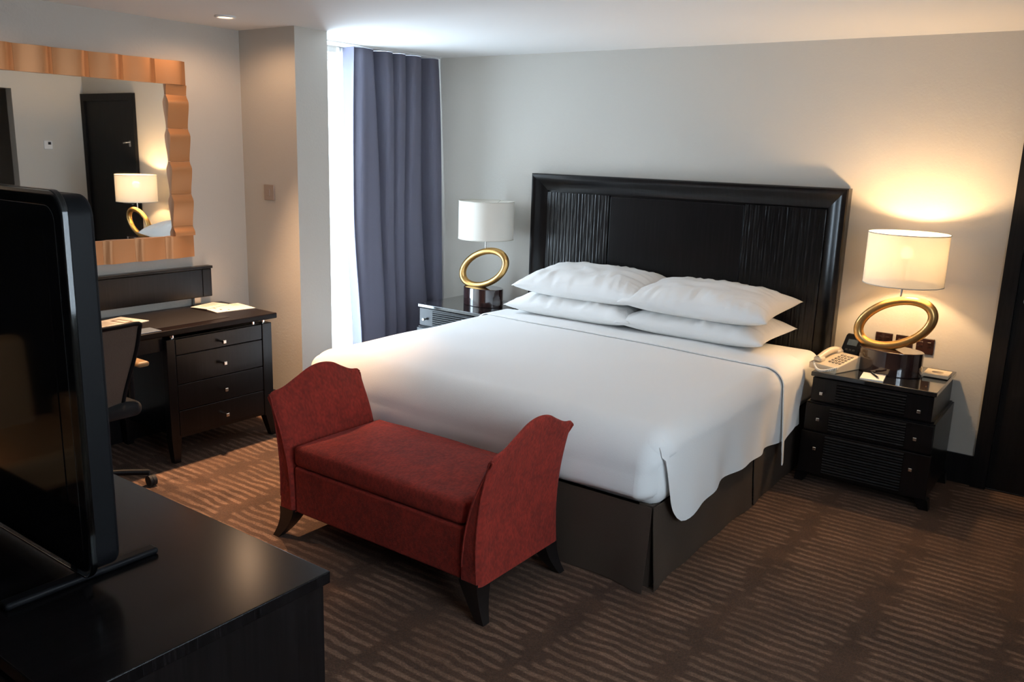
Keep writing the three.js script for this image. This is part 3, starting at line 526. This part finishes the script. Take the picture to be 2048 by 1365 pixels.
// papers on the desk
const print = (name, label, w, l, x, y, z, turn, draw, cat = 'brochure') => {
  const cv = document.createElement('canvas'); cv.width = 256; cv.height = 320; const c = cv.getContext('2d'); c.fillStyle = '#d8d1c4'; c.fillRect(0, 0, 256, 320); draw(c); const t = new THREE.CanvasTexture(cv); t.colorSpace = THREE.SRGBColorSpace;
  const g = new THREE.BoxGeometry(w, 0.0035, l, 1, 1, 1); g.userData.keepUV = true;
  const m = part(scene, numbered(name), g, S({ map: t, roughness: 0.55 })); m.position.set(x, y + 0.0018, z); m.rotation.y = turn; m.userData = { label, category: cat, group: 'papers on the desk' };
};
const bars = (c, x, y, w, n, s) => { c.fillStyle = '#8d8478'; for (let k = 0; k < n; k++) c.fillRect(x, y + k * s, w * (0.7 + 0.3 * hash(k, 5)), s * 0.4); };
print('brochure', 'cream brochure with small dark print at the corner end of the desk', 0.20, 0.245, -1.895, 0.7355, 1.985, -0.12, c => { bars(c, 30, 40, 80, 4, 14); c.fillStyle = '#4a4038'; c.fillRect(150, 232, 30, 16); c.fillRect(84, 250, 44, 10); c.fillRect(196, 190, 22, 12); });
print('leaflet', 'pale printed leaflet beside the brochure, nearest the back panel', 0.12, 0.19, -2.005, 0.7392, 2.03, 0.25, c => { bars(c, 30, 40, 180, 12, 18); }, 'leaflet');
print('letter_sheet', 'cream printed sheet on the desk behind the office chair', 0.20, 0.27, -1.93, 0.7366, 2.66, 0.25, c => { c.strokeStyle = '#5a3a2a'; c.lineWidth = 14; c.strokeRect(60, 70, 120, 60); bars(c, 40, 170, 160, 6, 18); }, 'paper');
single('desk_slab', bb(-1.70, -1.594, 0.7368, 0.741, 2.60, 2.735, 0.001), M.blueSlab, 'flat blue-grey slab at the front edge of the desk', 'slab');  // thin flat blue-grey slab lying along the desktop's front edge

// ------------------------------------------------------------ office chair
{
  const c = thing('office_chair', 'mesh-backed office chair on castors pulled up to the desk', 'chair', [-1.545, 0, 3.11], 0);
  // local: faces -x, back towards +x
  for (let k = 0; k < 5; k++) { const a = 71 * RAD + k * 72 * RAD, ca = Math.cos(a), sa = -Math.sin(a);
    const lg = part(c, 'leg', [tube([[0.03 * ca, 0.105, 0.03 * sa], [0.17 * ca, 0.095, 0.17 * sa], [0.315 * ca, 0.07, 0.315 * sa]], 0.017, 12, 8)], M.black);
    part(lg, 'castor', [at(new THREE.CylinderGeometry(0.027, 0.027, 0.018, 20), 0.318 * ca - 0.011 * sa, 0.027, 0.318 * sa + 0.011 * ca, Math.PI / 2, 0.0), at(new THREE.CylinderGeometry(0.027, 0.027, 0.018, 20), 0.318 * ca + 0.014, 0.027, 0.318 * sa - 0.012, Math.PI / 2, 0.0), cyl(0.007, 0.007, 0.05, 0.318 * ca, 0.03, 0.318 * sa, 10)], M.rubber); }
  part(c, 'gas_lift', [cyl(0.035, 0.03, 0.12, 0, 0.07, 0), cyl(0.018, 0.018, 0.25, 0, 0.17, 0)], M.black);
  part(c, 'seat', rbox(0.48, 0.075, 0.47, 0.035, -0.02, 0.445, 0, 5), M.seatFab);
  part(c, 'seat_pan', bb(-0.12, 0.16, 0.375, 0.41, -0.09, 0.09, 0.01), M.black);
  const bw = v => lerp(0.215, 0.15, smooth(0.1, 1, v)); // half width from top (v=0) to bottom
  const bx = v => lerp(0.262, 0.165, Math.pow(v, 0.8)), by = v => lerp(0.862, 0.42, v);
  const cur = u => -0.045 * (1 - (2 * u - 1) ** 2) * -1;
  part(c, 'backrest_mesh', surf(16, 20, (u, v) => [bx(v) + 0.03 * (1 - (2 * u - 1) ** 2), by(v), lerp(-bw(v), bw(v), u)]), M.meshBack, 'brown mesh back');
  const fr = []; for (let k = 0; k <= 20; k++) fr.push([bx(k / 20), by(k / 20), -bw(k / 20)]); for (let k = 1; k < 12; k++) { const u = k / 12; fr.push([bx(1) + 0.03 * (1 - (2 * u - 1) ** 2), by(1), lerp(-bw(1), bw(1), u)]); } for (let k = 20; k >= 0; k--) fr.push([bx(k / 20), by(k / 20), bw(k / 20)]); for (let k = 1; k < 12; k++) { const u = 1 - k / 12; fr.push([bx(0) + 0.03 * (1 - (2 * u - 1) ** 2), by(0) + 0.008, lerp(-bw(0), bw(0), u)]); }
  part(c, 'back_frame', tube(fr, 0.011, 160, 8, true), M.black);
  part(c, 'back_bracket', tube([[0.10, 0.39, 0], [0.22, 0.40, 0], [0.235, 0.46, 0], [0.235, 0.6, 0]], 0.016, 20, 8), M.black);
  for (const s of [-1, 1]) { part(c, 'armrest', rbox(0.25, 0.026, 0.06, 0.012, 0.07, 0.648, s * 0.262), M.armTan, 'tan arm pad'); part(c, 'arm_post', tube([[0.05, 0.395, s * 0.09], [0.06, 0.40, s * 0.24], [0.06, 0.44, s * 0.262], [0.065, 0.636, s * 0.262]], 0.014, 24, 8), M.black); }
}

// ------------------------------------------------------------ bench at the foot of the bed
{
  const b = thing('upholstered_bench', 'rust-red velvet bench with flared arms at the foot of the bed', 'bench', [0.070, 0, 0]);
  const z0 = 2.235, z1 = 2.765, yb = 0.135;
  const topZ = table([[0, 0.655], [0.13, 0.662], [0.27, 0.692], [0.42, 0.725], [0.55, 0.734], [0.68, 0.722], [0.80, 0.690], [0.9, 0.668], [1, 0.664]]); // front -> back
  const inX = t => 0.462 + 0.132 * Math.pow(t, 2.4), outX = t => 0.562 - 0.014 * Math.sin(t * Math.PI) + 0.046 * Math.pow(t, 2);
  for (const s of [-1, 1]) {
    const ringN = 2 * 16 + 4;
    const ring = w => { // closed cross-section at depth w (0 front .. 1 back), inset towards the ends for a soft edge
      const H = topZ(w), e = Math.min(w, 1 - w), ins = 0.014 * Math.pow(1 - clamp(e / 0.05), 2), pts = [];
      for (let k = 0; k <= 16; k++) { const t = k / 16, y = lerp(yb, H - 0.010 - ins, t); pts.push([s * (inX(t) + ins), y]); }
      const xi = inX(1), xo = outX(1), xm = (xi + xo) / 2; pts.push([s * (xi + 0.002), H - 0.004 - ins], [s * xm, H - ins], [s * (xo - 0.002), H - 0.004 - ins]);
      for (let k = 16; k >= 0; k--) { const t = k / 16, y = lerp(yb, H - 0.010 - ins, t); pts.push([s * (outX(t) - ins), y]); }
      return pts;
    };
    const rows = 36, first = ring(0).length; const g = surf(first, rows, (u, v) => { const r = ring(v), p = r[Math.round(u * first) % first]; return [p[0], p[1], lerp(z1, z0, v)]; });
    const cap = (v, z) => { const r = ring(v), n = r.length, pos = []; for (let k = 0; k < Math.floor(n / 2) - 0; k++) { const A = r[k], B = r[k + 1], C = r[n - 1 - k], D = r[n - 2 - k]; if (k + 1 > n - 2 - k) break; pos.push(A[0], A[1], z, B[0], B[1], z, D[0], D[1], z, A[0], A[1], z, D[0], D[1], z, C[0], C[1], z); } const q = new THREE.BufferGeometry(); q.setAttribute('position', new THREE.Float32BufferAttribute(pos, 3)); q.computeVertexNormals(); return q; };
    part(b, 'arm', merge([toCreasedNormals(g, 0.9), cap(0, z1), cap(1, z0)]), M.velvet);
    part(b, 'arm_piping', tube(ring(0).slice(2, -2).map(([x, y]) => [x, y, z1 - 0.001]), 0.0045, 80, 6), M.velvet);
  }
  part(b, 'seat_base', bb(-0.467, 0.467, yb, 0.345, z0 + 0.005, z1 - 0.012, 0.012), M.velvet);
  part(b, 'seat_cushion', surfCushion(-0.468, 0.468, 0.347, 0.440, z0 + 0.004, z1 - 0.010), M.velvet);
  for (const s of [-1, 1]) for (const [z, dz] of [[z1 - 0.042, 0.035], [z0 + 0.042, -0.03]]) part(b, 'leg', surfLeg([s * 0.508, 0.145, z], [s * 0.575, 0, z + dz], 0.088, 0.036, 8, 0.7), M.leg);
}
function surfCushion(x0, x1, y0, y1, z0, z1) {
  const g = new RoundedBoxGeometry(x1 - x0, y1 - y0, z1 - z0, 6, 0.03), p = g.attributes.position;
  const q = new THREE.BoxGeometry(x1 - x0, y1 - y0, z1 - z0, 40, 6, 26), w = q.attributes.position, hx = (x1 - x0) / 2, hy = (y1 - y0) / 2, hz = (z1 - z0) / 2, r = 0.022;
  for (let i = 0; i < w.count; i++) {
    let v = V(w.getX(i), w.getY(i), w.getZ(i)); const c = V(clamp(v.x, -hx + r, hx - r), clamp(v.y, -hy + r, hy - r), clamp(v.z, -hz + r, hz - r)), d = v.clone().sub(c); if (d.length() > r) d.setLength(r); v = c.add(d);
    const k = (1 - (v.x / hx) ** 4) * (1 - (v.z / hz) ** 2); if (v.y > 0) v.y += 0.022 * k + 0.004 * (vnoise(v.x * 8 + 3, v.z * 8) - 0.5);
    if (Math.abs(v.z) > hz - 0.02) v.z += Math.sign(v.z) * 0.002 * (1 - (v.y / hy) ** 2) * (1 - (v.x / hx) ** 6);
    w.setXYZ(i, v.x + (x0 + x1) / 2, v.y + (y0 + y1) / 2, v.z + (z0 + z1) / 2);
  }
  const m = mergeVertices((() => { q.deleteAttribute('uv'); q.deleteAttribute('normal'); return q; })(), 1e-5); m.computeVertexNormals(); return m;
}

// ------------------------------------------------------------ television and its cabinet
{
  const c = thing('tv_cabinet', 'low black cabinet with glossy top carrying the television', 'cabinet', [0, 0, 0]);
  const x0 = -0.95, x1 = 0.992, z0 = 3.79, z1 = 4.40, h = 0.75;
  part(c, 'top', bb(x0, x1, h - 0.03, h, z0, z1, 0.003), M.woodTop);
  part(c, 'body', bb(x0 + 0.012, x1 - 0.012, 0.08, h - 0.03, z0 + 0.012, z1 - 0.014), M.wood);
  part(c, 'plinth', bb(x0 + 0.04, x1 - 0.04, 0, 0.08, z0 + 0.04, z1 - 0.04), M.black);
  for (let k = 0; k < 4; k++) { const a = x0 + 0.02 + k * 0.4755; const d = part(c, 'door', bb(a, a + 0.470, 0.09, h - 0.04, z1 - 0.014, z1 + 0.004, 0.003), M.wood); part(d, 'knob', rbox(0.02, 0.02, 0.022, 0.003, a + (k % 2 ? 0.04 : 0.43), 0.45, z1 + 0.014), M.chrome); }
}
{
  const t = thing('television', 'large black flat television with a clear rim on the low cabinet', 'television', [0.045, 0, 4.16]);
  const W = 0.655, y0 = 0.785, y1 = 1.598, rr = 0.045;
  const rs = (w, a, b, r) => { const s = new THREE.Shape(); s.moveTo(-w + r, a); s.lineTo(w - r, a); s.absarc(w - r, a + r, r, -Math.PI / 2, 0, false); s.lineTo(w, b - r); s.absarc(w - r, b - r, r, 0, Math.PI / 2, false); s.lineTo(-w + r, b); s.absarc(-w + r, b - r, r, Math.PI / 2, Math.PI, false); s.lineTo(-w, a + r); s.absarc(-w + r, a + r, r, Math.PI, Math.PI * 1.5, false); return s; };
  const clear = rs(W, y0, y1, rr); clear.holes.push(new THREE.Path(rs(W - 0.028, y0 + 0.028, y1 - 0.028, rr - 0.012).getPoints(12)));
  part(t, 'clear_rim', at(new THREE.ExtrudeGeometry(clear, { depth: 0.010, bevelEnabled: true, bevelThickness: 0.002, bevelSize: 0.002, bevelSegments: 2, curveSegments: 12 }), 0, 0, 0.012), M.acrylic);
  part(t, 'bezel', at(new THREE.ExtrudeGeometry(rs(W - 0.030, y0 + 0.030, y1 - 0.030, rr - 0.012), { depth: 0.014, bevelEnabled: true, bevelThickness: 0.002, bevelSize: 0.001, bevelSegments: 2 }), 0, 0, 0.008), M.blackGloss);
  part(t, 'screen', bb(-W + 0.075, W - 0.075, y0 + 0.085, y1 - 0.075, 0.0235, 0.0255), M.blackGloss);
  part(t, 'rear_body', at(new THREE.ExtrudeGeometry(rs(W - 0.012, y0 + 0.014, y1 - 0.014, 0.04), { depth: 0.042, bevelEnabled: true, bevelThickness: 0.008, bevelSize: 0.006, bevelSegments: 3 }), 0, 0, -0.036), M.black);
  for (const s of [-1, 1]) part(t, 'foot', [at(new RoundedBoxGeometry(0.034, 0.016, 0.34, 3, 0.007), s * 0.56, 0.7585, -0.005), bb(s * 0.56 - 0.014, s * 0.56 + 0.014, 0.762, 0.81, -0.015, 0.005)], M.black);
}

// ------------------------------------------------------------ beyond the left edge of the picture, mirrored in the dark screen
{
  const a = thing('armchair', 'tan leather armchair mirrored in the dark television screen', 'armchair', [-1.35, 0, 4.93]);
  part(a, 'seat', rbox(0.58, 0.16, 0.56, 0.04, 0.02, 0.36, 0, 5), M.tanLeather);
  part(a, 'backrest', at(rbox(0.13, 0.46, 0.34, 0.05, 0, 0, 0, 5), -0.25, 0.60, 0, 0, 0, 0.12), M.tanLeather);
  for (const s of [-1, 1]) part(a, 'armrest', rbox(0.60, 0.30, 0.10, 0.04, 0.0, 0.37, s * 0.33, 5), M.tanLeather);
  for (const sx of [-1, 1]) for (const sz of [-1, 1]) part(a, 'leg', surfLeg([sx * 0.23 + 0.02, 0.29, sz * 0.22], [sx * 0.27 + 0.02, 0, sz * 0.25], 0.05, 0.03), M.leg);
  const w = thing('wall_cabinet', 'tall dark cabinet against the wall behind the armchair', 'cabinet', [-2.12, 0, 5.15]);
  part(w, 'body', bb(0, 0.40, 0.06, 2.2, -0.95, 1.05, 0.004), M.doorWood); part(w, 'plinth', bb(0.01, 0.37, 0, 0.06, -0.93, 1.03), M.black);
  for (let k = 0; k < 4; k++) { const d = part(w, 'door', bb(0.401, 0.42, 0.075, 2.185, -0.945 + k * 0.4985, -0.45 + k * 0.4985, 0.003), M.doorWood); part(d, 'handle', bb(0.421, 0.44, 0.95, 1.15, k % 2 ? -0.925 + k * 0.4985 : -0.48 + k * 0.4985, k % 2 ? -0.91 + k * 0.4985 : -0.465 + k * 0.4985, 0.003), M.steel); }
}
scene.traverse(o => { if (o.isMesh) { if (!o.material.transmission || o.material.transmission < 0.9) o.castShadow = true; o.receiveShadow = true; } });
renderer.render(scene, camera);
